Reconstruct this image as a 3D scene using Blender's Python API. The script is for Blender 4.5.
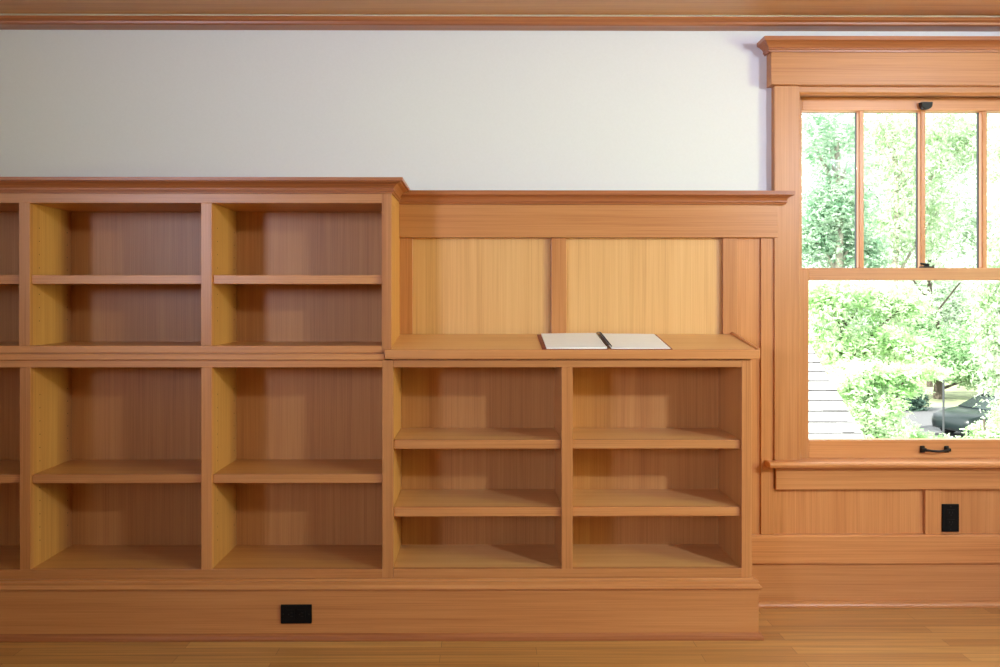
import bpy, bmesh, math, random
from mathutils import Vector, Matrix

scn = bpy.context.scene
for o in list(bpy.data.objects):
    bpy.data.objects.remove(o)
COL = scn.collection
PI = math.pi
rnd = random.Random(7)

# ------------------------------------------------------------------ camera
F = 760.0                       # focal length in pixels of the 1000 px wide frame
VX, VY = 483.0, 301.0           # where the wall's normal meets the frame
CH = 1.246                      # eye height
YAW = math.radians(0.30)
cam_d = bpy.data.cameras.new('camera')
cam = bpy.data.objects.new('camera', cam_d)
COL.objects.link(cam)
cam_d.sensor_width = 36.0
cam_d.lens = 36.0 * F / 1000.0
cam_d.shift_x = (500.0 - VX - F * math.tan(YAW)) / 1000.0
cam_d.shift_y = -(333.5 - VY) / 1000.0
cam_d.clip_start = 0.05
cam_d.clip_end = 500
cam.location = (0, 0, CH)
cam.rotation_euler = (PI / 2, 0, -YAW)
scn.camera = cam

# ------------------------------------------------------------------ light
scn.view_settings.view_transform = 'Standard'
scn.view_settings.look = 'None'
scn.view_settings.exposure = 0.0
scn.view_settings.gamma = 1.0
scn.view_settings.use_curve_mapping = False

world = bpy.data.worlds.new('sky')
scn.world = world
world.use_nodes = True
wn = world.node_tree.nodes
wn['Background'].inputs[0].default_value = (0.93, 0.97, 1.0, 1)
wn['Background'].inputs[1].default_value = 3.7


def sun_light(name, direction, strength, color, angle):
    d = bpy.data.lights.new(name, 'SUN')
    d.energy = strength
    d.color = color
    d.angle = angle
    o = bpy.data.objects.new(name, d)
    COL.objects.link(o)
    o.rotation_euler = Vector(direction).to_track_quat('-Z', 'Y').to_euler()
    o.location = (-4, -3, 9)
    return o


def window_light(name, loc, direction, w, h, watts, color, spread=180):
    d = bpy.data.lights.new(name, 'AREA')
    d.shape = 'RECTANGLE'
    d.size, d.size_y = w, h
    d.energy = watts
    d.color = color
    d.spread = math.radians(spread)
    o = bpy.data.objects.new(name, d)
    COL.objects.link(o)
    o.location = loc
    o.rotation_euler = Vector(direction).to_track_quat('-Z', 'Y').to_euler()
    return o


sun_light('sun', (0.75, 0.38, -0.72), 15.0, (1.0, 0.97, 0.90), math.radians(0.6))
# daylight entering through the narrow windows of the side walls
# (the one nearest this wall looks into foliage, so its light is yellow-green)
window_light('daylight_garden_side', (4.02, 1.10, 1.62), (-1.0, 0.34, 0.0), 0.80, 1.10, 20, (0.90, 1.0, 0.40), 75)
window_light('daylight_left_wall', (-3.18, -2.00, 1.95), (4.3, 5.0, 1.3), 0.80, 0.90, 40, (0.70, 0.75, 1.0), 76)
# a ceiling spot turned to the low bookcases
window_light('ceiling_spot', (3.00, 0.10, 2.37), (-1.6, 2.9, -1.45), 0.22, 0.16, 26.0, (0.80, 0.87, 1.0), 110)

# ------------------------------------------------------------------ helpers


def X(px, y):
    """world x of the point at frame column px on the plane at distance y"""
    s, c = math.sin(YAW), math.cos(YAW)
    u = (px - VX) / F - math.tan(YAW)
    return y * (s + u * c) / (c - u * s)


def Z(py, y, px=VX):
    """world height of the point at frame row py (and column px) on the plane at distance y"""
    d = X(px, y) * math.sin(YAW) + y * math.cos(YAW)
    return CH + (VY - py) * d / F


def newbm():
    return bmesh.new()


def box(bm, x0, x1, y0, y1, z0, z1, mi=0):
    vs = [bm.verts.new((x, y, z)) for z in (z0, z1) for y in (y0, y1) for x in (x0, x1)]
    for f in ((0, 2, 3, 1), (4, 5, 7, 6), (0, 1, 5, 4), (1, 3, 7, 5), (3, 2, 6, 7), (2, 0, 4, 6)):
        bm.faces.new([vs[i] for i in f]).material_index = mi
    return bm


def prism_x(bm, prof, x0, x1, mi=0):
    """closed (y, z) profile drawn out along x"""
    a = [bm.verts.new((x0, y, z)) for y, z in prof]
    b = [bm.verts.new((x1, y, z)) for y, z in prof]
    n = len(prof)
    bm.faces.new(a).material_index = mi
    bm.faces.new(list(reversed(b))).material_index = mi
    for i in range(n):
        j = (i + 1) % n
        bm.faces.new((a[j], a[i], b[i], b[j])).material_index = mi
    bmesh.ops.recalc_face_normals(bm, faces=bm.faces)
    return bm


def sweep(bm, path, prof, mi=0):
    """closed (offset, z) profile swept along a plan path with mitred corners; offset is to the right of travel"""
    n = len(path)
    rings = []
    P = [Vector(p) for p in path]
    for i in range(n):
        d0 = (P[i] - P[i - 1]).normalized() if i > 0 else None
        d1 = (P[i + 1] - P[i]).normalized() if i < n - 1 else None
        if d0 is None:
            d0 = d1
        if d1 is None:
            d1 = d0
        n0 = Vector((d0.y, -d0.x))
        n1 = Vector((d1.y, -d1.x))
        m = (n0 + n1)
        m = m / max(1e-6, m.dot(n0))
        rings.append([bm.verts.new((P[i].x + m.x * o, P[i].y + m.y * o, z)) for o, z in prof])
    k = len(prof)
    for a, b in zip(rings, rings[1:]):
        for i in range(k):
            j = (i + 1) % k
            bm.faces.new((a[i], a[j], b[j], b[i])).material_index = mi
    bm.faces.new(rings[0]).material_index = mi
    bm.faces.new(list(reversed(rings[-1]))).material_index = mi
    bmesh.ops.recalc_face_normals(bm, faces=bm.faces)
    return bm


def tube(bm, pts, r, seg=8, closed=False, mi=0):
    pts = [Vector(p) for p in pts]
    rings = []
    rr = r if isinstance(r, (list, tuple)) else [r] * len(pts)
    up = Vector((0, 0, 1))
    for i, p in enumerate(pts):
        t = (pts[min(i + 1, len(pts) - 1)] - pts[max(i - 1, 0)]).normalized()
        ref = up if abs(t.z) < 0.95 else Vector((1, 0, 0))
        u = t.cross(ref).normalized()
        v = t.cross(u).normalized()
        rings.append([bm.verts.new(p + (u * math.cos(a) + v * math.sin(a)) * rr[i])
                      for a in [2 * PI * k / seg for k in range(seg)]])
    for a, b in zip(rings, rings[1:]):
        for i in range(seg):
            j = (i + 1) % seg
            bm.faces.new((a[i], a[j], b[j], b[i])).material_index = mi
    bm.faces.new(rings[0]).material_index = mi
    bm.faces.new(list(reversed(rings[-1]))).material_index = mi
    bmesh.ops.recalc_face_normals(bm, faces=bm.faces)
    return bm


def disc(bm, c, r, axis, seg=8, mi=0):
    """thin filled circle, axis in 'x' or 'y'"""
    vs = []
    for k in range(seg):
        a = 2 * PI * k / seg
        if axis == 'x':
            vs.append(bm.verts.new((c[0], c[1] + r * math.cos(a), c[2] + r * math.sin(a))))
        else:
            vs.append(bm.verts.new((c[0] + r * math.cos(a), c[1], c[2] + r * math.sin(a))))
    f = bm.faces.new(vs)
    f.material_index = mi
    return f


def obj(name, bm, mats, parent=None, bevel=0.0, smooth=False, local=False):
    """one mesh object; geometry is in world coordinates unless local"""
    if not isinstance(mats, (list, tuple)):
        mats = [mats]
    off = Vector((0, 0, 0))
    q = parent
    while q is not None and not local:
        off += q.location
        q = q.parent
    me = bpy.data.meshes.new(name)
    if parent is None and not local:         # a one-mesh thing gets its origin at its base
        xs = [v.co for v in bm.verts]
        lo = Vector((min(v.x for v in xs), min(v.y for v in xs), min(v.z for v in xs)))
        hi = Vector((max(v.x for v in xs), max(v.y for v in xs), max(v.z for v in xs)))
        base = Vector(((lo.x + hi.x) / 2, (lo.y + hi.y) / 2, lo.z))
        bmesh.ops.translate(bm, verts=bm.verts, vec=-base)
    else:
        base = Vector((0, 0, 0))
        if off.length > 0:
            bmesh.ops.translate(bm, verts=bm.verts, vec=-off)
    bm.to_mesh(me)
    bm.free()
    for m in mats:
        me.materials.append(m)
    if smooth:
        for p in me.polygons:
            p.use_smooth = True
    o = bpy.data.objects.new(name, me)
    COL.objects.link(o)
    o.location = base
    if parent is not None:
        o.parent = parent
    if bevel > 0:
        b = o.modifiers.new('bevel', 'BEVEL')
        b.width = bevel
        b.segments = 2
        b.limit_method = 'ANGLE'
        b.angle_limit = math.radians(40)
    return o


def empty(name, loc, rot=(0, 0, 0)):
    o = bpy.data.objects.new(name, None)
    COL.objects.link(o)
    o.location = loc
    o.rotation_euler = rot
    o.empty_display_size = 0.1
    return o


def tag(o, label, cat, group=None, kind=None):
    o['label'] = label
    o['category'] = cat
    if group:
        o['group'] = group
    if kind:
        o['kind'] = kind
    return o


def struct(o):
    o['kind'] = 'structure'
    return o


# ------------------------------------------------------------------ materials


def mat(name):
    m = bpy.data.materials.new(name)
    m.use_nodes = True
    nt = m.node_tree
    return m, nt, nt.nodes['Principled BSDF']


def link(nt, a, b):
    nt.links.new(a, b)


def wood(name, axis, light, mid, dark, rough=0.38, boards=0.0, tint=0.10, coat=0.12):
    """fine vertical-grain fir; axis is the grain direction in object space"""
    m, nt, b = mat(name)
    N = nt.nodes
    tc = N.new('ShaderNodeTexCoord')
    oi = N.new('ShaderNodeObjectInfo')
    mul = N.new('ShaderNodeMath'); mul.operation = 'MULTIPLY'; mul.inputs[1].default_value = 37.0
    link(nt, oi.outputs['Random'], mul.inputs[0])
    add = N.new('ShaderNodeVectorMath'); add.operation = 'ADD'
    link(nt, tc.outputs['Object'], add.inputs[0])
    link(nt, mul.outputs[0], add.inputs[1])

    def noise(sc_along, sc_across, detail, rough_):
        mp = N.new('ShaderNodeMapping')
        s = [sc_across] * 3
        s['xyz'.index(axis)] = sc_along
        mp.inputs['Scale'].default_value = s
        link(nt, add.outputs[0], mp.inputs['Vector'])
        nz = N.new('ShaderNodeTexNoise')
        nz.inputs['Scale'].default_value = 1.0
        nz.inputs['Detail'].default_value = detail
        nz.inputs['Roughness'].default_value = rough_
        link(nt, mp.outputs[0], nz.inputs['Vector'])
        return nz.outputs['Fac']
    fine = noise(2.2, 260.0, 3.0, 0.65)
    band = noise(0.8, 34.0, 2.0, 0.55)
    broad = noise(0.5, 5.0, 1.0, 0.5)

    def mix(a, bb, f):
        n = N.new('ShaderNodeMath'); n.operation = 'MULTIPLY_ADD'
        n.inputs[1].default_value = f
        link(nt, a, n.inputs[0])
        link(nt, bb, n.inputs[2])
        return n.outputs[0]
    zero = N.new('ShaderNodeValue'); zero.outputs[0].default_value = 0.0
    s1 = mix(fine, zero.outputs[0], 0.50)
    s2 = mix(band, s1, 0.32)
    s3 = mix(broad, s2, 0.18)
    rp = N.new('ShaderNodeValToRGB')
    e = rp.color_ramp.elements
    e[0].position = 0.34; e[0].color = (*dark, 1)
    e[1].position = 0.66; e[1].color = (*light, 1)
    em = e.new(0.50); em.color = (*mid, 1)
    link(nt, s3, rp.inputs[0])
    hsv = N.new('ShaderNodeHueSaturation')
    mr = N.new('ShaderNodeMapRange')
    mr.inputs['To Min'].default_value = 1.0 - tint
    mr.inputs['To Max'].default_value = 1.0 + tint
    link(nt, oi.outputs['Random'], mr.inputs['Value'])
    link(nt, mr.outputs[0], hsv.inputs['Value'])
    link(nt, rp.outputs[0], hsv.inputs['Color'])
    link(nt, hsv.outputs[0], b.inputs['Base Color'])
    b.inputs['Roughness'].default_value = rough
    b.inputs['Coat Weight'].default_value = coat
    b.inputs['Coat Roughness'].default_value = 0.3
    bp = N.new('ShaderNodeBump')
    bp.inputs['Strength'].default_value = 0.06
    bp.inputs['Distance'].default_value = 0.001
    link(nt, fine, bp.inputs['Height'])
    link(nt, bp.outputs[0], b.inputs['Normal'])
    return m


L_, M_, D_ = (0.65, 0.300, 0.116), (0.575, 0.243, 0.086), (0.45, 0.165, 0.052)
FIR_X = wood('fir_horizontal_grain', 'x', L_, M_, D_)
FIR_Y = wood('fir_depth_grain', 'y', L_, M_, D_)
FIR_Z = wood('fir_vertical_grain', 'z', L_, M_, D_)
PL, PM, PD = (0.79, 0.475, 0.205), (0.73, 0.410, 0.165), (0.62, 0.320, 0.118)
PLY_Z = wood('fir_panel_veneer', 'z', PL, PM, PD, rough=0.45, tint=0.04)
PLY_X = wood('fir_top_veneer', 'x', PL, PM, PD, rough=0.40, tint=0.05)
VL, VM, VD = (0.66, 0.340, 0.112), (0.59, 0.280, 0.086), (0.48, 0.205, 0.060)
CASE_Z = wood('fir_case_veneer', 'z', VL, VM, VD, rough=0.45, tint=0.05)
CASE_X = wood('fir_shelf_veneer', 'x', VL, VM, VD, rough=0.40, tint=0.05)
CROWN_X = wood('fir_moulding', 'x', (0.50, 0.19, 0.075), (0.41, 0.140, 0.050), (0.27, 0.080, 0.026), tint=.03)
BEAM_X = wood('fir_beam', 'x', (0.66, 0.34, 0.11), (0.56, 0.26, 0.08), (0.42, 0.17, 0.045), tint=.03)


def plain(name, color, rough=0.5, metal=0.0, bump=0.0, scale=80.0, var=0.0):
    m, nt, b = mat(name)
    b.inputs['Roughness'].default_value = rough
    b.inputs['Metallic'].default_value = metal
    N = nt.nodes
    tc = N.new('ShaderNodeTexCoord')
    nz = N.new('ShaderNodeTexNoise')
    nz.inputs['Scale'].default_value = scale
    nz.inputs['Detail'].default_value = 3
    link(nt, tc.outputs['Object'], nz.inputs['Vector'])
    rp = N.new('ShaderNodeValToRGB')
    e = rp.color_ramp.elements
    e[0].position = 0.3; e[1].position = 0.7
    e[0].color = (*[c * (1 - var) for c in color], 1)
    e[1].color = (*[min(1, c * (1 + var)) for c in color], 1)
    link(nt, nz.outputs['Fac'], rp.inputs[0])
    link(nt, rp.outputs[0], b.inputs['Base Color'])
    if bump > 0:
        bp = N.new('ShaderNodeBump')
        bp.inputs['Strength'].default_value = bump
        bp.inputs['Distance'].default_value = 0.002
        link(nt, nz.outputs['Fac'], bp.inputs['Height'])
        link(nt, bp.outputs[0], b.inputs['Normal'])
    return m


PLASTER = plain('white_plaster', (0.77, 0.775, 0.82), 0.85, bump=0.05, scale=120, var=0.01)
CEILING = plain('ceiling_plaster', (0.82, 0.80, 0.76), 0.9, var=0.01)
CREAM = plain('cream_paint', (0.88, 0.85, 0.80), 0.6, var=0.01)
BLACK = plain('black_plastic', (0.004, 0.004, 0.005), 0.55, var=0.1)
for _m in (BLACK,):
    _m.node_tree.nodes['Principled BSDF'].inputs['Specular IOR Level'].default_value = 0.15
BLACK2 = plain('black_slot', (0.002, 0.002, 0.002), 0.6)
BRONZE = plain('oil_rubbed_bronze', (0.008, 0.006, 0.005), 0.5, 0.0, var=0.3, scale=200)
BRONZE.node_tree.nodes['Principled BSDF'].inputs['Specular IOR Level'].default_value = 0.3
HOLE = plain('shelf_pin_hole', (0.03, 0.014, 0.005), 0.9)
PAPER = plain('white_paper', (0.93, 0.95, 0.99), 0.8, var=0.01, scale=30)
COVER = plain('dark_red_cover', (0.22, 0.025, 0.02), 0.45, var=0.08)
COIL = plain('black_coil', (0.012, 0.012, 0.022), 0.35)


def floor_mat():
    m, nt, b = mat('strip_flooring')
    N = nt.nodes
    tc = N.new('ShaderNodeTexCoord')
    br = N.new('ShaderNodeTexBrick')
    br.offset = 0.37
    br.offset_frequency = 2
    br.squash = 1.0
    br.inputs['Scale'].default_value = 1.0
    br.inputs['Brick Width'].default_value = 0.92
    br.inputs['Row Height'].default_value = 0.057
    br.inputs['Mortar Size'].default_value = 0.0007
    br.inputs['Mortar Smooth'].default_value = 0.2
    br.inputs['Color1'].default_value = (0.64, 0.35, 0.115, 1)
    br.inputs['Color2'].default_value = (0.46, 0.215, 0.062, 1)
    br.inputs['Mortar'].default_value = (0.16, 0.07, 0.02, 1)
    mpb = N.new('ShaderNodeMapping')
    mpb.inputs['Location'].default_value = (0.23, 0.016, 0)
    link(nt, tc.outputs['Object'], mpb.inputs['Vector'])
    link(nt, mpb.outputs[0], br.inputs['Vector'])
    mp = N.new('ShaderNodeMapping')
    mp.inputs['Scale'].default_value = (2.2, 90, 90)
    link(nt, tc.outputs['Object'], mp.inputs['Vector'])
    nz = N.new('ShaderNodeTexNoise')
    nz.inputs['Scale'].default_value = 1.0
    nz.inputs['Detail'].default_value = 4
    link(nt, mp.outputs[0], nz.inputs['Vector'])
    mr = N.new('ShaderNodeMapRange')
    mr.inputs['From Min'].default_value = 0.3
    mr.inputs['From Max'].default_value = 0.7
    mr.inputs['To Min'].default_value = 0.78
    mr.inputs['To Max'].default_value = 1.18
    link(nt, nz.outputs['Fac'], mr.inputs['Value'])
    hsv = N.new('ShaderNodeHueSaturation')
    link(nt, br.outputs['Color'], hsv.inputs['Color'])
    link(nt, mr.outputs[0], hsv.inputs['Value'])
    link(nt, hsv.outputs[0], b.inputs['Base Color'])
    b.inputs['Roughness'].default_value = 0.28
    b.inputs['Coat Weight'].default_value = 0.2
    b.inputs['Coat Roughness'].default_value = 0.2
    return m


FLOOR = floor_mat()


def glass_mat(name, tint=(1, 1, 1), gloss=0.05):
    m, nt, b = mat(name)
    N = nt.nodes
    N.remove(b)
    t = N.new('ShaderNodeBsdfTransparent'); t.inputs[0].default_value = (*tint, 1)
    g = N.new('ShaderNodeBsdfGlossy'); g.inputs['Roughness'].default_value = 0.02
    mx = N.new('ShaderNodeMixShader')
    fr = N.new('ShaderNodeFresnel'); fr.inputs['IOR'].default_value = 1.05
    link(nt, fr.outputs[0], mx.inputs[0])
    link(nt, t.outputs[0], mx.inputs[1])
    link(nt, g.outputs[0], mx.inputs[2])
    link(nt, mx.outputs[0], N['Material Output'].inputs['Surface'])
    return m


GLASS = glass_mat('window_glass', (0.98, 0.99, 0.98))


def leaf_mat(name, c1, c2, trans=0.45):
    m, nt, b = mat(name)
    N = nt.nodes
    N.remove(b)
    tc = N.new('ShaderNodeTexCoord')
    nz = N.new('ShaderNodeTexNoise')
    nz.inputs['Scale'].default_value = 2.2
    nz.inputs['Detail'].default_value = 5
    nz.inputs['Roughness'].default_value = 0.7
    link(nt, tc.outputs['Object'], nz.inputs['Vector'])
    rp = N.new('ShaderNodeValToRGB')
    e = rp.color_ramp.elements
    e[0].position = 0.38; e[0].color = (*c1, 1)
    e[1].position = 0.62; e[1].color = (*c2, 1)
    link(nt, nz.outputs['Fac'], rp.inputs[0])
    d = N.new('ShaderNodeBsdfDiffuse')
    t = N.new('ShaderNodeBsdfTranslucent')
    link(nt, rp.outputs[0], d.inputs['Color'])
    link(nt, rp.outputs[0], t.inputs['Color'])
    mx = N.new('ShaderNodeMixShader'); mx.inputs[0].default_value = trans
    link(nt, d.outputs[0], mx.inputs[1])
    link(nt, t.outputs[0], mx.inputs[2])
    link(nt, mx.outputs[0], N['Material Output'].inputs['Surface'])
    return m


# ------------------------------------------------------------------ room shell
YW = 3.12                       # plaster face of the wall with the bookcases
XL, XR, YR = -3.16, 4.00, -5.60
ZC = 2.46
WO = (1.265, 2.425, 0.560, 2.125)  # hole in that wall for the window

b = newbm(); box(b, XL - .2, XR + .2, YR - .2, YW + .2, -.06, 0)
fl = struct(obj('floor', b, FLOOR))
b = newbm(); box(b, XL - .2, XR + .2, YR - .2, YW + .2, ZC, ZC + .12)
struct(obj('ceiling', b, CEILING))
b = newbm()
box(b, XL - .2, WO[0], YW, YW + .16, 0, ZC)
box(b, WO[1], XR + .2, YW, YW + .16, 0, ZC)
box(b, WO[0], WO[1], YW, YW + .16, 0, WO[2])
box(b, WO[0], WO[1], YW, YW + .16, WO[3], ZC)
struct(obj('wall_back', b, PLASTER))
b = newbm()
for (y0, y1, z0, z1) in ((YR, -2.45, 0, ZC), (-1.55, YW, 0, ZC), (-2.45, -1.55, 0, 1.45), (-2.45, -1.55, 2.43, ZC)):
    box(b, XL - .15, XL, y0, y1, z0, z1)
struct(obj('wall_left', b, PLASTER))
b = newbm()
for (y0, y1, z0, z1) in ((YR, .65, 0, ZC), (1.55, YW, 0, ZC), (.65, 1.55, 0, 1.02), (.65, 1.55, 2.22, ZC)):
    box(b, XR, XR + .15, y0, y1, z0, z1)
struct(obj('wall_right', b, PLASTER))
b = newbm(); box(b, XL, XR, YR - .15, YR, 0, ZC)
struct(obj('wall_rear', b, PLASTER))
# the other walls are panelled in fir up to the window sills as well
b = newbm(); box(b, XR - .02, XR - .001, YR + .03, YW - .08, .001, 1.0)
struct(obj('trim_4', b, FIR_Z))
b = newbm(); box(b, XL + .03, XR - .03, YR + .001, YR + .02, .001, 1.08)
struct(obj('trim_5', b, FIR_Z))
b = newbm(); box(b, XL + .001, XL + .02, YR + .03, 2.6, .001, 1.08)
struct(obj('trim_6', b, FIR_Z))

# ------------------------------------------------------------------ ceiling trim
t = struct(empty('trim_1', (0, 3.0, 2.34)))
b = newbm()
z0, z1 = 2.356, 2.390
prism_x(b, [(3.119, z0), (3.062, z0), (3.054, z0 + .004), (3.052, z0 + .012), (3.042, z0 + .018), (3.037, z0 + .026),
            (3.037, z1), (3.119, z1)], XL + .001, XR - .001)
obj('picture_rail', b, CROWN_X, t)
b = newbm(); box(b, XL + .001, XR - .001, 3.0302, 3.10, 2.3836, 2.42)
obj('painted_reveal', b, CREAM, t)
b = newbm(); box(b, XL + .001, XR - .001, 2.66, 3.020, 2.3845, 2.459)
obj('boxed_beam', b, BEAM_X, t, bevel=.002)

# ------------------------------------------------------------------ panelling (wainscot)
PF, BF = 3.108, 3.092           # face of the panels, face of the battens
FF = 3.078                      # face of the frieze rail
YFC = 2.815                     # face frames of the bookcases
t = struct(empty('trim_2', (0.4, 3.1, 1.1)))
xl0 = -0.3388


def panel(x0, x1, z0, z1, p, y=PF, m=None):
    bb = newbm(); box(bb, x0, x1, y, YW - .001, z0, z1)
    return obj('panel', bb, m or PLY_Z, p)


def batten(px0, px1, z0, z1, p, y=BF):
    bb = newbm(); box(bb, X(px0, y), X(px1, y), y, YW - .0005, z0, z1)
    return obj('batten', bb, FIR_Z, p, bevel=.0015)


ZT = 1.104                      # where the slanted top meets the panelling
zf0 = Z(237.3, FF)              # underside of the frieze rail
zr1 = Z(535.3, 3.08, 880)            # top of the low rail
batten(397, 412.5, ZT + .006, zf0, t)
batten(551.3, 566.4, ZT + .006, zf0, t)
batten(723.0, 737.3, ZT + .006, zf0, t)
batten(761.0, 774.0, zr1, zf0, t)
panel(xl0, X(551, BF), ZT - .06, zf0 + .02, t)
panel(X(566.6, BF), X(722.8, BF), ZT - .06, zf0 + .02, t)
panel(.997, X(760.8, BF), zr1, zf0 + .02, t, y=3.100, m=FIR_Z)
b = newbm(); box(b, xl0, X(778, FF), FF, YW - .0005, zf0, 1.637)
obj('frieze_rail', b, FIR_X, t, bevel=.0015)
b = newbm()
cp = [(0, 0), (.006, 0), (.008, .007), (.012, .009), (.012, .014), (.010, .018), (.014, .025), (.022, .031),
      (.030, .034), (.034, .036), (.034, .0525), (0, .0525)]
xe = X(778, FF) + .022
sweep(b, [(xl0, FF - .002), (xe, FF - .002), (xe, YW - .036)], [(o, 1.6365 + z) for o, z in cp])
obj('cap_moulding', b, CROWN_X, t)

# panelling under the window
t = struct(empty('trim_3', (1.9, 3.1, 0.0)))
XE = XR - .002
xs0 = X(761, BF)
zap = Z(489.5, 3.08, 880)            # underside of the apron
panel(X(774.2, BF), X(925.2, BF), zr1, zap + .03, t, y=3.106, m=FIR_Z)
batten(925.4, 941.3, zr1, zap + .001, t)
panel(X(941.5, BF), X(1090, BF), zr1, zap + .03, t, y=3.106, m=FIR_Z)
batten(1090.2, 1106, zr1, zap + .001, t)
panel(X(1106.2, BF), XE, zr1, zap + .03, t, y=3.106, m=FIR_Z)
b = newbm()
zr0 = Z(563.5, 3.08, 880)
prism_x(b, [(YW - .001, zr0), (3.080, zr0), (3.080, zr1 - .006), (3.086, zr1), (YW - .001, zr1)], 1.001, XE)
obj('base_rail', b, FIR_X, t)

b = newbm()
box(b, 1.001, XE, 3.094, YW - .001, .001, zr0)
bb_ = struct(obj('baseboard_back', b, FIR_X))
b = newbm()
prism_x(b, [(3.0935, .001), (3.072, .001), (3.072, .010), (3.075, .016), (3.081, .0215), (3.0935, .024)], 1.0, XE)
o = obj('shoe_moulding', b, FIR_X, bb_)

# ------------------------------------------------------------------ window
w = struct(empty('window_1', (1.845, 3.1, 0.59)))
CF = 3.085                      # casing face
JX0, JX1 = 1.285, 2.405         # between the jambs
cl0, cl1 = X(774.5, CF), X(799.5, CF)
zst = 0.598                     # stool top
zhd = Z(84.8, 3.07, 880)             # underside of the head board
for (a0, a1) in ((cl0, cl1), (JX0 + JX1 - cl1, JX0 + JX1 - cl0)):
    b = newbm(); box(b, a0, a1, CF, YW - .0005, zst, zhd)
    obj('side_casing', b, FIR_Z, w, bevel=.0015)
hx0 = X(771.0, 3.07); hx1 = JX0 + JX1 - hx0
b = newbm(); box(b, hx0, hx1, 3.068, YW - .0005, zhd, 2.256)
obj('head_casing', b, FIR_X, w, bevel=.0015)
b = newbm()
hp = [(0, 0), (.006, 0), (.007, .006), (.011, .008), (.011, .013), (.010, .016), (.015, .024), (.024, .032), (.032, .037),
      (.036, .038), (.036, .0535), (0, .0535)]
sweep(b, [(hx0 - .004, YW - .001), (hx0 - .004, 3.066), (hx1 + .004, 3.066), (hx1 + .004, YW - .001)][::-1],
      [(-o, 2.252 + z) for o, z in hp])
obj('head_crown', b, CROWN_X, w)
sx0 = X(769.0, 3.05); sx1 = JX0 + JX1 - sx0
b = newbm()
prism_x(b, [(3.130, zst - .024), (3.048, zst - .024), (3.042, zst - .021), (3.038, zst - .014), (3.038, zst - .009),
            (3.042, zst - .003), (3.048, zst), (3.130, zst)], sx0, sx1)
obj('stool', b, FIR_X, w, bevel=.002)
b = newbm(); box(b, X(776, 3.08), JX0 + JX1 - X(776, 3.08), 3.080, YW - .0005, zap, zst - .0245)
obj('apron', b, FIR_X, w, bevel=.002)
# jambs, head jamb, stops
for sgn, x in ((1, JX0), (-1, JX1)):
    b = newbm(); xa, xb = sorted((x, x - sgn * .019)); box(b, xa, xb, CF + .012, YW + .15, .575, zhd + .001)
    obj('side_jamb', b, FIR_Z, w)
    b = newbm(); xa, xb = sorted((x, x + sgn * .012)); box(b, xa, xb, 3.100, 3.133, zst + .001, 2.10)
    obj('side_stop', b, FIR_Z, w, bevel=.002)
b = newbm(); box(b, JX0, JX1, CF + .012, YW + .15, 2.104, zhd + .002)
obj('head_jamb', b, FIR_X, w)
b = newbm(); prism_x(b, [(3.098, 2.104), (3.098, 2.099), (3.104, 2.092), (3.133, 2.092), (3.133, 2.104)], JX0, JX1)
obj('head_stop', b, FIR_X, w)
b = newbm(); box(b, JX0, JX1, YW + .012, YW + .19, .56, .594)
obj('sill', b, FIR_X, w)
GX0, GX1 = 1.347, 2.343
UX0, UX1 = 1.3355, 2.3545
ym = (1.333, 1.383)


def sash(name, y0, y1, z0, zb, zt, z1, GX0=GX0, GX1=GX1):
    s = empty(name, (1.845, y0, z0)); s.parent = w
    s.location = Vector((1.845, y0, z0)) - w.location
    for (xa, xb) in ((JX0 + .001, GX0), (GX1, JX1 - .001)):
        bb = newbm(); box(bb, xa, xb, y0, y1, z0, z1); obj('sash_stile', bb, FIR_Z, s, bevel=.002)
    bb = newbm(); box(bb, GX0, GX1, y0, y1, z0, zb); obj('sash_rail', bb, FIR_X, s, bevel=.002)
    bb = newbm(); box(bb, GX0, GX1, y0, y1, zt, z1); obj('sash_rail', bb, FIR_X, s, bevel=.002)
    bb = newbm(); box(bb, GX0 - .004, GX1 + .004, (y0 + y1) / 2 - .002, (y0 + y1) / 2 + .002, zb - .004, zt + .004)
    obj('glass_pane', bb, GLASS, s)
    return s


lower = sash('lower_sash', 3.135, 3.170, .595, Z(439.6, 3.14, 900), ym[0], ym[1])
upper = sash('upper_sash', 3.174, 3.210, ym[0], ym[1] - .002, 2.0435, 2.100, UX0, UX1)
for c in (1.5855, 1.845, 2.1045):
    b = newbm(); box(b, c - .0075, c + .0145, 3.182, 3.206, ym[1] - .003, 2.0445)
    obj('muntin', b, FIR_Z, upper, bevel=.004)
# the weather side of the upper sash is painted dark
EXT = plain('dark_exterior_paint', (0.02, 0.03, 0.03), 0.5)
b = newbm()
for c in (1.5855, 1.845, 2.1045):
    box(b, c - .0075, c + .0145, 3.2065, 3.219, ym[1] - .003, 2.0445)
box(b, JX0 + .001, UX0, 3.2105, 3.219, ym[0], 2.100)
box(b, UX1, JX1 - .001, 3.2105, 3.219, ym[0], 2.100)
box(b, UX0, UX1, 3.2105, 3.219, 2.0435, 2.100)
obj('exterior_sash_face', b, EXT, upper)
# sash lift on the bottom rail
lift = empty('sash_lift', Vector((1.867, 3.135, .64)) - w.location - (lower.location)); lift.parent = lower
lz = Z(449.3, 3.13, 935)
b = newbm()
for cx in (X(922.7, 3.13), X(946.8, 3.13)):
    box(b, cx - .0095, cx + .0095, 3.129, 3.1349, lz - .014, lz + .014)
    box(b, cx - .008, cx + .008, 3.112, 3.130, lz - .007, lz + .007)
obj('lift_foot', b, BRONZE, lift, bevel=.002)
b = newbm()
tube(b, [(X(922.7, 3.13), 3.112, lz), (X(930, 3.13), 3.108, lz - .003), (X(935, 3.13), 3.107, lz - .004), (X(940, 3.13), 3.108, lz - .003), (X(946.8, 3.13), 3.112, lz)], .0048)
obj('lift_bar', b, BRONZE, lift, smooth=True)
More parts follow.
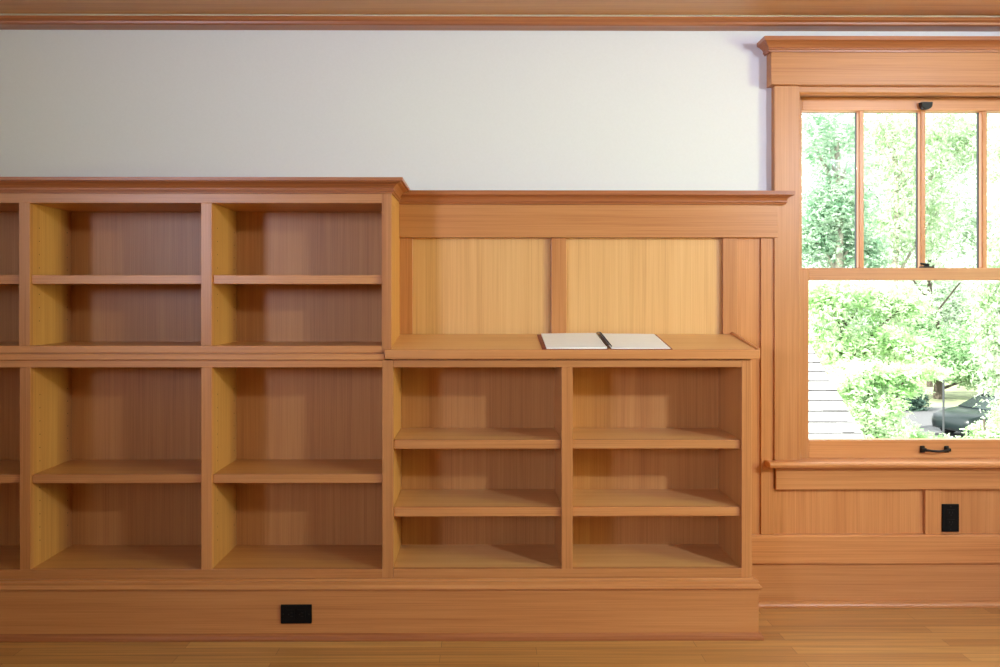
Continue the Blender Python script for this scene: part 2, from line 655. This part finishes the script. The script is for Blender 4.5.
# sash lock on the meeting rail, catch on the top rail
b = newbm()
box(b, 1.822, 1.872, 3.140, 3.166, ym[1] + .0005, ym[1] + .007)
tube(b, [(1.847, 3.153, ym[1] + .006), (1.847, 3.153, ym[1] + .018)], .010, 12)
tube(b, [(1.847, 3.150, ym[1] + .014), (1.828, 3.146, ym[1] + .016), (1.815, 3.143, ym[1] + .019)], [.006, .005, .0035])
obj('sash_lock', b, BRONZE, lower)
b = newbm()
zc = Z(102.2, 3.16, 924)
n = 10
arc = [(1.8475 + .0245 * math.cos(PI + PI * k / n), zc - .031 * math.sin(PI * k / n) ** .6 * 1.0) for k in range(n + 1)]
fr_ = [b.verts.new((x, 3.150, z)) for x, z in arc]
bk_ = [b.verts.new((x, 3.1735, z)) for x, z in arc]
b.faces.new(fr_); b.faces.new(list(reversed(bk_)))
for i in range(n + 1):
    j = (i + 1) % (n + 1)
    b.faces.new((fr_[j], fr_[i], bk_[i], bk_[j]))
bmesh.ops.recalc_face_normals(b, faces=b.faces)
obj('sash_pull', b, BRONZE, upper, bevel=.003)

# ------------------------------------------------------------------ bookcases
YB = 3.098                      # face of the back panels inside
YS = 2.836                      # front of carcass boards behind the face frame
K = YFC


def px_(p):
    return X(p, K)


def carcass(root, st, zb0, zb1, zt0, zt1, own_first=True, pins=True, board=None):
    """st: face-frame stile edges in frame px (pairs); zb0-zb1 bottom rail, zt0-zt1 top rail"""
    xs = [(px_(a), px_(c)) for a, c in st]
    x0, x1 = xs[0][0], xs[-1][1]
    xi0 = x0 if own_first else xs[0][1] + .0004
    # back, bottom, top
    for (a, c) in zip(xs, xs[1:]):
        bb = newbm(); box(bb, a[1] - .0007, c[0] + .0007, YB, YB + .008, zb0 + .002, zt1 - .002)
        obj('back_panel', bb, CASE_Z, root)
    bb = newbm(); box(bb, xi0, x1, YS, YB, zb0, zb1); obj('bottom_board', bb, board or CASE_X, root)
    bb = newbm(); box(bb, xi0, x1, YS, YB, zt0, zt1); obj('top_board', bb, CASE_X, root)
    for i, (a, c) in enumerate(xs):
        if i == 0 and not own_first:      # shares the end panel of its neighbour
            continue
        bb = newbm(); box(bb, a + .0008, c - .0008, YS, YB, zb1, zt0)
        if pins:
            for sx, on in ((c - .0004, i < len(xs) - 1), (a + .0004, i > 0)):
                if not on:
                    continue
                zz = zb1 + .09
                while zz < zt0 - .07:
                    for yy in (YS + .040, YB - .03):
                        disc(bb, (sx, yy, zz), .0024, 'x', 8, 1)
                    zz += .05
        nm = 'side_panel' if i in (0, len(xs) - 1) else 'partition'
        obj(nm, bb, [CASE_Z, HOLE], root)
        bb = newbm(); box(bb, a, c, YFC, YS, zb1 if i not in (0, len(xs) - 1) else zb0, zt0 if i not in (0, len(xs) - 1) else zt1)
        obj('stile', bb, FIR_Z, root, bevel=.0012)
    xr0 = xs[0][1] + (0 if own_first else .0004)
    bb = newbm(); box(bb, xr0, xs[-1][0], YFC + .0003, YS, zb0, zb1); obj('rail', bb, FIR_X, root, bevel=.0012)
    bb = newbm(); box(bb, xr0, xs[-1][0], YFC + .0003, YS, zt0, zt1); obj('rail', bb, FIR_X, root, bevel=.0012)
    return xs


def shelf(root, a, c, py0, py1, m=None):
    """adjustable shelf between two stile edges, front edge between the two frame heights"""
    y = 2.826
    z1, z0 = Z(py0, y), Z(py1, y)
    bb = newbm(); box(bb, a + .0007, c - .0007, y + .019, YB - .002, z0 + .003, z1 - .0003)
    s = obj('shelf', bb, m or CASE_X, root)
    bb = newbm(); box(bb, a + .0007, c - .0007, y, y + .0188, z0, z1)
    obj('shelf_nosing', bb, FIR_X, s, bevel=.0015)
    return s


XLE = -3.11
pl = -353
zb0, zb1 = Z(578.3, K), Z(569, K)
zt0, zt1 = Z(367.3, K), Z(360.0, K)
ST_LOW = [(pl, -342), (-171.8, -161), (19.7, 30.4), (201.2, 211.9), (382.2, 393.3)]
low = empty('lower_bookcase', (-1.4, 2.95, zb0))
tag(low, 'low fir bookcase directly under the upper bookcase, one shelf in each wide bay', 'bookcase', 'built-in fir bookcases')
xs = carcass(low, ST_LOW, zb0, zb1, zt0, zt1)
for i in range(4):
    shelf(low, xs[i][1], xs[i + 1][0], 474.2, 482.8)

ST_R = [(382.2, 393.35), (561.6, 572.7), (741.7, 751.7)]
right = empty('lower_bookcase', (0.33, 2.95, zb0))
tag(right, 'low fir bookcase of two bays with two shelves each, under the slanted top', 'bookcase', 'built-in fir bookcases')
xs = carcass(right, ST_R, zb0, zb1, zt0, zt1, own_first=False, pins=False, board=PLY_X)  # lighter veneer on boards and shelves here puts light on their tops into colour
for i in range(2):
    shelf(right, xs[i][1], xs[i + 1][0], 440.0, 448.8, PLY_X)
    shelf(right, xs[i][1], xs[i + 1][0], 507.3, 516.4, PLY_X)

zu0, zu1 = zt1 + .0006 + .0265, Z(345.6, K)
zv0, zv1 = Z(203.2, K), Z(193.6, K)
ST_UP = [(pl, -342), (-171.8, -161), (18.8, 29.8), (200.9, 211.9), (381.7, 391.4)]
up = empty('upper_bookcase', (-1.4, 2.95, zt1 + .0006))
tag(up, 'upper fir bookcase with a crown moulding, one shelf in each bay, left of the panelling', 'bookcase', 'built-in fir bookcases')
xs = carcass(up, ST_UP, zu0, zu1, zv0, zv1)
for i in range(4):
    shelf(up, xs[i][1], xs[i + 1][0], 275.2, 284.0)
xue = px_(391.4)
# finished end facing the panelled recess, base moulding, crown with its return
b = newbm(); box(b, xue - .0006, xue + .0, YS, BF - .001, zu0, zv1 + .01); b.free()
b = newbm(); box(b, XLE, px_(385.0), YFC - .010, YB, zt1 + .0006, zu0 - .004)
o = obj('base_moulding', b, FIR_X, up, bevel=.003)
b = newbm(); box(b, XLE, px_(385.0), YFC + .006, YB, zu0 - .005, zu0)
obj('base_fillet', b, FIR_X, up)
b = newbm()
kp = [(0, 0), (.005, 0), (.006, .006), (.011, .008), (.012, .013), (.009, .016), (.009, .018), (.014, .025), (.023, .033),
      (.036, .037), (.037, .040), (.046, .041), (.046, .053), (0, .053)]
sweep(b, [(XLE, YFC), (xue, YFC), (xue, YW - .082)], [(o_, zv1 + .0002 + z) for o_, z in kp])
obj('crown_moulding', b, CROWN_X, up)
b = newbm(); box(b, XLE, xue - .001, YFC + .001, YW - .003, zv1, zv1 + .052)
obj('crown_backing', b, FIR_X, up)
b = newbm(); box(b, xue - .012, xue - .0002, YS, BF + .010, zu0, zv1)
o = obj('end_panel', b, CASE_Z, up)

# ------------------------------------------------------------------ plinth under all bookcases
YP = 2.796
XPE = 1.0165
pth = empty('plinth', (-.7, 2.95, 0))
tag(pth, 'long fir plinth with horizontal grain that carries the bookcases on the floor', 'plinth')
b = newbm(); box(b, XLE, XPE, YP, 3.070, .001, zb0 - .006)
obj('plinth_board', b, FIR_X, pth, bevel=.001)
b = newbm()
zc0 = zb0 - .0006
cpp = [(-.030, zc0 - .006), (-.030, zc0), (-.018, zc0), (.004, zc0 - .020), (.010, zc0 - .025), (.010, zc0 - .030), (.006, zc0 - .033),
       (0.0003, zc0 - .033), (0.0003, zc0 - .006)]
sweep(b, [(XLE, YP), (XPE, YP), (XPE, 3.07)], cpp)
obj('cap_moulding', b, FIR_X, pth)
b = newbm()
sweep(b, [(XLE, YP), (XPE, YP), (XPE, 3.07)], [(.0003, .001), (.014, .001), (.014, .010), (.012, .017), (.007, .022), (.0003, .025)])
obj('shoe_moulding', b, CROWN_X, pth)

# ------------------------------------------------------------------ slanted top over the two-bay bookcase
YT0, YT1 = 2.797, 3.0905
zf = Z(349.9, YT0)              # front top edge
zbk = Z(334.2, YT1)             # back top edge
SL = math.atan2(zbk - zf, YT1 - YT0)
tx0, tx1 = X(385.2, YT0), X(760.2, YT0)
zbase = zt1 + .0006
xin = xue + .0005               # beside the upper bookcase
top = empty('slanted_top', (.35, 2.95, zbase))
tag(top, 'slanted fir reading top over the two-bay bookcase, with a raised right edge', 'countertop')
znb = Z(359.0, YT0)
b = newbm(); prism_x(b, [(YT0, znb), (YT0 + .0172, znb), (YT0 + .0172, zf + .0172 * math.tan(SL)), (YT0, zf)], px_(385.2) + .0006, tx1)
obj('front_edge', b, FIR_X, top, bevel=.0015)
b = newbm(); prism_x(b, [(YT0 + .0176, zf + .0176 * math.tan(SL) - .019), (YT1, zbk - .019), (YT1, zbk), (YT0 + .0176, zf + .0176 * math.tan(SL))], xin, tx1 - .0115)
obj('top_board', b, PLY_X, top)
b = newbm(); prism_x(b, [(YT0 + .021, zbase), (YT1, zbase), (YT1, zbk - .0195), (YT0 + .021, zf - .0165)], xin, px_(751.4))
obj('wedge_body', b, FIR_X, top)
b = newbm()
th = .009
prism_x(b, [(YT0 + .002, zf - .012), (YT1, zbk - .012), (YT1, zbk + th), (YT0 + .001, zf + th * .55)], tx1 - .011, tx1 + .001)
obj('end_lip', b, FIR_Y, top, bevel=.001)

# ------------------------------------------------------------------ open notebook on the slanted top
nb0 = Vector((.4655, YT0 + .003, zf + .003 * math.tan(SL) + .0006))
nb = empty('notebook', nb0, (SL, 0, 0))
tag(nb, 'open spiral notebook with white pages and dark red cover on the slanted top', 'notebook')
LN = .272
b = newbm()
box(b, -.2475, -.006, 0, LN + .002, 0, .0022)
box(b, .006, .2345, 0, LN + .002, 0, .0022)
obj('cover', b, COVER, nb, bevel=.0008, local=True)


def page_block(x0, x1, h0, h1, n=10):
    """a block of sheets that curves up a little toward the coil"""
    bb = newbm()
    rows = []
    for i in range(n + 1):
        u = i / n
        x = x0 + (x1 - x0) * u
        z = .0024 + h0 + (h1 - h0) * math.sin(u * PI / 2)
        rows.append([bb.verts.new((x, .001, .0023)), bb.verts.new((x, .001, z)), bb.verts.new((x, LN, z)), bb.verts.new((x, LN, .0023))])
    for a, c in zip(rows, rows[1:]):
        for k in range(4):
            j = (k + 1) % 4
            bb.faces.new((a[k], a[j], c[j], c[k]))
    bb.faces.new(rows[0]); bb.faces.new(list(reversed(rows[-1])))
    bmesh.ops.recalc_face_normals(bb, faces=bb.faces)
    return bb


obj('pages', page_block(-.231, -.0085, .004, .0065), PAPER, nb, local=True)
obj('pages', page_block(.226, .0085, .0022, .0042), PAPER, nb, local=True)
b = newbm()
pts = []
turns = 13
for i in range(turns * 12 + 1):
    a = 2 * PI * i / 12
    pts.append((.0105 * math.cos(a), .008 + (LN - .016) * i / (turns * 12), .0085 + .0085 * math.sin(a)))
tube(b, pts, .0015, 5)
obj('coil', b, COIL, nb, smooth=True, local=True)

# ------------------------------------------------------------------ outlets


def outlet(loc, rot, label):
    """built upright facing -y around its own centre"""
    r = empty('electrical_outlet', loc, rot)
    tag(r, label, 'outlet', 'black wall outlets')
    bb = newbm(); box(bb, -.035, .035, -.006, -.0004, -.057, .057)
    obj('cover_plate', bb, BLACK, r, bevel=.0025, local=True)
    for s in (-1, 1):
        bb = newbm(); box(bb, -.0165, .0165, -.0082, -.0055, s * .0195 - .0145, s * .0195 + .0145)
        for dx in (-.0062, .0062):
            box(bb, dx - .0012, dx + .0012, -.0084, -.0081, s * .0195 - .001, s * .0195 + .008, 1)
        disc(bb, (0, -.0084, s * .0195 - .007), .0024, 'y', 10, 1)
        obj('receptacle', bb, [BLACK, BLACK2], r, bevel=.001, local=True)
    for s in (-1, 1):
        bb = newbm(); tube(bb, [(0, -.0055, s * .047), (0, -.0068, s * .047)], .003, 10)
        obj('screw', bb, BRONZE, r, local=True)
    return r


outlet((X(950.8, 3.10), 3.1058, Z(518.0, 3.10, 950)), (0, 0, 0), 'upright black outlet on the panelling under the window')
outlet((X(296.5, YP), YP - .0002, Z(613.2, YP)), (0, PI / 2, 0), 'black outlet lying sideways in the front of the plinth')

# ------------------------------------------------------------------ outside
GZ = -3.4
GRASS = plain('grass_and_gravel', (0.22, 0.24, 0.13), 0.95, var=0.45, scale=1.2)
b = newbm(); box(b, -30, 70, 8.2, 95, GZ - .2, GZ)
struct(obj('ground', b, GRASS))
ROADM = plain('asphalt', (0.11, 0.11, 0.115), 0.9, var=0.1, scale=20)
b = newbm(); box(b, 8, 60, 22.5, 33, GZ + .002, GZ + .03)
struct(obj('road', b, ROADM))

BARK = plain('bark', (0.07, 0.055, 0.04), 0.9, var=0.4, scale=9, bump=.5)
PALEBARK = plain('pale_bark', (0.30, 0.27, 0.22), 0.9, var=0.4, scale=6)
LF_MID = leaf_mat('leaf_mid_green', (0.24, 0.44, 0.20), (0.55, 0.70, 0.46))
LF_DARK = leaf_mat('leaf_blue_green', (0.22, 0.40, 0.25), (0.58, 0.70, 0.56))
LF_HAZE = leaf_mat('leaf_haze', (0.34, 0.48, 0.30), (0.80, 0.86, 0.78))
LF_DUSK = leaf_mat('leaf_dusky', (0.05, 0.10, 0.08), (0.14, 0.22, 0.17))
LF_PALE = leaf_mat('leaf_pale', (0.30, 0.46, 0.22), (0.80, 0.86, 0.74))  # sunlit shine of the sprays is put into the near-white end colour
LF_LIME = leaf_mat('leaf_lime', (0.30, 0.52, 0.20), (0.80, 0.88, 0.70))


def spray(bm, c, d, L, wd, rr):
    """a small leafy twig: a folded pointed blade with side leaflets"""
    d = d.normalized()
    s = d.cross(Vector((rr.uniform(-1, 1), rr.uniform(-1, 1), rr.uniform(-.2, 1.2)))).normalized()
    k = 4
    for i in range(k):
        u = (i + .5) / k
        p = c + d * (L * u)
        w_ = wd * (1.05 - u * .75)
        for sg in (-1, 1):
            q = p + s * (sg * w_) + d * (L * .22) + Vector((0, 0, -.25 * w_))
            r_ = p + d * (L * .30)
            try:
                bm.faces.new((bm.verts.new(p), bm.verts.new(q), bm.verts.new(r_)))
            except ValueError:
                pass


def crown(bm, c, rad, n, size, rr, droop=.3):
    """leafy twigs filling a soft ellipsoid, thinning outward, hanging more or less"""
    for _ in range(n):
        v = Vector((rr.gauss(0, .52), rr.gauss(0, .52), rr.gauss(0, .52)))
        if v.length > 1.5:
            continue
        p = Vector((c.x + v.x * rad[0], c.y + v.y * rad[1], c.z + v.z * rad[2]))
        d = Vector((rr.gauss(0, 1), rr.gauss(0, 1), rr.gauss(0, .45) - droop))
        L = size * rr.uniform(.5, 1.5)
        spray(bm, p, d, L, L * .33, rr)


def tree(name, label, cat, px, Y, lobes, mat_leaf, trunk_r, size, mat_bark=None, droop=.3, group='trees outside the window', seed=1, ztop=None, extra_trunks=()):
    """lobes: (px, py, rx_px, rz_px, n) clumps of the crown at distance Y"""
    rr = random.Random(seed)
    x = X(px, Y)
    r = empty(name, (x, Y, GZ + .005))
    tag(r, label, cat, group)
    k = Y / F
    bm = newbm()
    for (lx, ly, rx, rz, n) in lobes:
        cy = Y + rr.uniform(-.4, .4) * rx * k
        crown(bm, Vector((X(lx, Y), cy, Z(ly, Y))), (rx * k, max(rx * k * .7, .3), rz * k), int(n * 4.5), size * .34, rr, droop)
    obj('foliage', bm, mat_leaf, r)
    bm = newbm()
    zt_ = ztop if ztop is not None else max(Z(l[1], Y) for l in lobes)
    H = zt_ - GZ
    pts = [(x + .02 * math.sin(i * 1.7) * H * .3, Y + .02 * math.cos(i) * H * .2, GZ + .005 + H * i / 6) for i in range(7)]
    tube(bm, pts, [trunk_r * (1 - .11 * i) for i in range(7)], 9)
    for (lx, ly, rx, rz, n) in lobes:          # limbs reaching into each clump
        e_ = Vector((X(lx, Y), Y, Z(ly, Y)))
        zs = max(GZ + .4, e_.z - abs(e_.x - x) * .8 - rz * k * .6)
        zs = min(zs, zt_ - .1)
        if (e_ - Vector((x, Y, zs))).length > .15:
            tube(bm, [(x, Y, zs), ((x + e_.x) / 2, Y, zs * .45 + e_.z * .55), tuple(e_)], [trunk_r * .35, trunk_r * .25, trunk_r * .1], 6)
    obj('trunk', bm, mat_bark or BARK, r)
    return r


# trees and shrubs, far to near
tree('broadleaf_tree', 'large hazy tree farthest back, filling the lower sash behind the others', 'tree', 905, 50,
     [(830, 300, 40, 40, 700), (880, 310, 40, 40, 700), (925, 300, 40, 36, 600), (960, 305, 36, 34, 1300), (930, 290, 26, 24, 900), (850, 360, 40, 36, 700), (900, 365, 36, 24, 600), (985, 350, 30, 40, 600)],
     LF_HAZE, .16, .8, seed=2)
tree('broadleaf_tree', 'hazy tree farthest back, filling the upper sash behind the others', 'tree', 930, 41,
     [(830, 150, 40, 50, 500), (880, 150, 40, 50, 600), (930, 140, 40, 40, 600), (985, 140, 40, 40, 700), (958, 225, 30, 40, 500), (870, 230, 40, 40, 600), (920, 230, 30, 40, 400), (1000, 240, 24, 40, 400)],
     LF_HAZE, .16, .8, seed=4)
tree('broadleaf_tree', 'tall blue-green tree seen through the first upper pane', 'tree', 838, 24,
     [(812, 140, 16, 60, 260), (830, 150, 8, 60, 200), (852, 150, 14, 56, 320), (838, 205, 34, 26, 900), (815, 240, 24, 26, 500), (850, 245, 24, 30, 600), (870, 255, 16, 24, 260)],
     LF_DARK, .22, .42, PALEBARK, seed=3)
tree('broadleaf_tree', 'pale weeping tree seen through the second and third upper panes', 'tree', 895, 27,
     [(880, 125, 26, 40, 420), (915, 140, 30, 50, 520), (945, 130, 28, 40, 520), (890, 235, 30, 36, 700), (938, 210, 20, 60, 520), (975, 135, 20, 34, 420), (905, 185, 26, 44, 500)],
     LF_PALE, .18, .40, PALEBARK, droop=.9, seed=5)
tree('broadleaf_tree', 'white-green feathery tree at the right edge of the window', 'tree', 1003, 24,
     [(988, 320, 16, 70, 800), (1005, 260, 22, 80, 700), (1000, 150, 22, 60, 400), (1010, 360, 24, 40, 700)],
     LF_PALE, .2, .36, PALEBARK, droop=1.0, seed=8)
tree('broadleaf_tree', 'mid green tree above the parked car', 'tree', 938, 36,
     [(930, 345, 24, 20, 900), (955, 355, 26, 16, 900), (940, 368, 30, 10, 700), (970, 335, 9, 40, 400), (980, 376, 20, 10, 500), (915, 320, 16, 18, 500)],
     LF_MID, .22, .50, seed=11)
tree('broadleaf_tree', 'light green tree behind the lower sash at its left side', 'tree', 842, 17,
     [(825, 300, 26, 22, 600), (868, 298, 28, 18, 460), (905, 305, 24, 18, 420), (838, 345, 30, 22, 700), (880, 338, 28, 16, 460), (905, 350, 24, 14, 400)],
     LF_LIME, .14, .30, droop=.5, seed=13)
tree('broadleaf_tree', 'low spreading lime green tree beside the shingled roof', 'tree', 866, 12,
     [(846, 380, 20, 18, 500), (880, 378, 28, 14, 600), (872, 408, 26, 16, 700), (888, 428, 22, 10, 500), (868, 440, 26, 12, 500), (918, 372, 26, 6, 300), (905, 390, 16, 6, 200)],
     LF_LIME, .08, .20, droop=.3, seed=17)
tree('shrub', 'dark rounded shrub at the left end of the road', 'shrub', 911, 32,
     [(912, 402, 13, 13, 1100), (904, 393, 12, 9, 500)], LF_DUSK, .10, .34, seed=19, group='shrubs outside the window')
tree('shrub', 'pale green shrub in front of the parked car', 'shrub', 985, 13,
     [(994, 434, 16, 9, 500), (965, 444, 26, 6, 400), (1010, 420, 14, 14, 400), (930, 443, 26, 6, 500), (908, 436, 14, 8, 300)], LF_LIME, .05, .17, seed=23, group='shrubs outside the window')

# shingled roof of the neighbouring wing
SHG = plain('grey_shingle', (0.36, 0.355, 0.35), 0.9, var=0.16, scale=14, bump=.3)
SHD = plain('shingle_butt', (0.10, 0.095, 0.09), 0.95)
ry0 = 6.2
rx1 = X(868, ry0)
rz0 = Z(446, ry0)
ry1 = rx1 * F / (810.5 - VX)
rz1 = Z(346, ry1)
roof = empty('shingled_roof', (rx1 - 2, ry0, rz0 - .3))
tag(roof, 'pale grey shingled roof at the lower left of the window', 'roof')
Lr = math.hypot(ry1 - ry0, rz1 - rz0)
ps = math.atan2(rz1 - rz0, ry1 - ry0)
cs, sn = math.cos(ps), math.sin(ps)
b = newbm()
prism_x(b, [(ry0, rz0 - .03), (ry1, rz1 - .03), (ry1, rz1 - .14), (ry0, rz0 - .14)], rx1 - 6, rx1 - .02)
obj('roof_deck', b, BARK, roof)
b = newbm()
nc = 10
e = Lr / nc
for i in range(nc):
    s0, s1 = i * e, (i + 1) * e + .01
    x = rx1 - 6 + .2 * (i % 2) - .2
    while x < rx1:
        wd = rnd.uniform(.10, .24)
        xe_ = min(x + wd, rx1)
        t0 = rnd.uniform(.016, .024)
        h0 = -.002
        pr = [(s0, t0), (s1, .004), (s1, h0), (s0, h0)]
        va = [b.verts.new((x + .003, ry0 + s * cs - hh * sn, rz0 + s * sn + hh * cs)) for s, hh in pr]
        vb = [b.verts.new((xe_, ry0 + s * cs - hh * sn, rz0 + s * sn + hh * cs)) for s, hh in pr]
        b.faces.new(va); b.faces.new(list(reversed(vb)))
        for k in range(4):
            j = (k + 1) % 4
            f_ = b.faces.new((va[j], va[k], vb[k], vb[j]))
            if k == 3:
                f_.material_index = 1
        x = xe_
bmesh.ops.recalc_face_normals(b, faces=b.faces)
obj('shingles', b, [SHG, SHD], roof)
b = newbm(); box(b, rx1 - 5.8, rx1 - .25, ry0 + .25, ry1 + .2, GZ + .001, rz0 - .03)
obj('wall_below', b, PLASTER, roof)

# parked car
CARP = plain('dark_green_paint', (0.008, 0.016, 0.016), 0.3, 0.0, var=.02)
CARG = plain('car_glass', (0.02, 0.03, 0.035), 0.08)
TYRE = plain('tyre', (0.02, 0.02, 0.02), 0.8)
RIM = plain('alloy_rim', (0.75, 0.75, 0.76), 0.3, 0.6)
ycar = 26.0
car = empty('car', (X(945, ycar) + 2.0, ycar, GZ + .031), (0, 0, math.radians(12)))
tag(car, 'dark green parked car seen behind the foliage at the lower right of the window', 'car')


def loft_x(prof_list):
    """lofts closed (y,z) rings given per x"""
    bb = newbm()
    rg = [[bb.verts.new((x, y, z)) for y, z in pr] for x, pr in prof_list]
    for a, c in zip(rg, rg[1:]):
        for i in range(len(a)):
            j = (i + 1) % len(a)
            bb.faces.new((a[i], a[j], c[j], c[i]))
    bb.faces.new(rg[0]); bb.faces.new(list(reversed(rg[-1])))
    bmesh.ops.recalc_face_normals(bb, faces=bb.faces)
    return bb


def ring(hw, z0, z1, tw=None):
    tw = hw * .92 if tw is None else tw
    return [(-hw * .95, z0), (-hw, z0 + (z1 - z0) * .35), (-hw, z0 + (z1 - z0) * .65), (-tw, z1), (tw, z1), (hw, z0 + (z1 - z0) * .65), (hw, z0 + (z1 - z0) * .35), (hw * .95, z0)]


b = loft_x([(-2.25, ring(.62, .38, .62)), (-2.15, ring(.80, .26, .74)), (-1.6, ring(.88, .22, .86)), (-.9, ring(.90, .22, .96)),
            (0, ring(.91, .22, .98)), (1.2, ring(.90, .22, .99)), (1.9, ring(.86, .24, .98)), (2.2, ring(.74, .34, .82))])
o = obj('car_body', b, CARP, car, bevel=.03, local=True, smooth=True)
b = loft_x([(-1.05, ring(.80, .94, .97, .78)), (-.35, ring(.82, .94, 1.36, .62)), (.2, ring(.82, .94, 1.44, .62)), (.9, ring(.82, .94, 1.40, .62)), (1.65, ring(.80, .94, 1.0, .72))])
obj('cabin_glass', b, CARG, car, local=True)
b = loft_x([(-.40, ring(.64, 1.355, 1.385, .60)), (.2, ring(.64, 1.435, 1.465, .60)), (.95, ring(.64, 1.395, 1.42, .60))])
obj('roof_panel', b, CARP, car, local=True)
for wx in (-1.42, 1.35):
    for wy in (-.82, .82):
        b = newbm(); tube(b, [(wx, wy - .11, .32), (wx, wy + .11, .32)], .32, 24)
        wo = obj('wheel', b, TYRE, car, local=True)
        b = newbm(); s = -1 if wy < 0 else 1
        tube(b, [(wx, wy + s * .10, .32), (wx, wy + s * .125, .32)], .21, 20)
        obj('rim', b, RIM, wo, local=True)

# thin pole beside the road
STEEL = plain('grey_steel', (0.04, 0.045, 0.05), 0.6)
yp_ = 22.0
b = newbm()
tube(b, [(X(943.5, yp_), yp_, GZ + .002), (X(943.5, yp_), yp_, Z(378, yp_))], .028, 10)
box(b, X(943.5, yp_) - .06, X(943.5, yp_) + .06, yp_ - .06, yp_ + .06, GZ + .001, GZ + .03)
tag(obj('street_pole', b, STEEL), 'thin grey pole standing at the roadside in front of the car', 'pole')
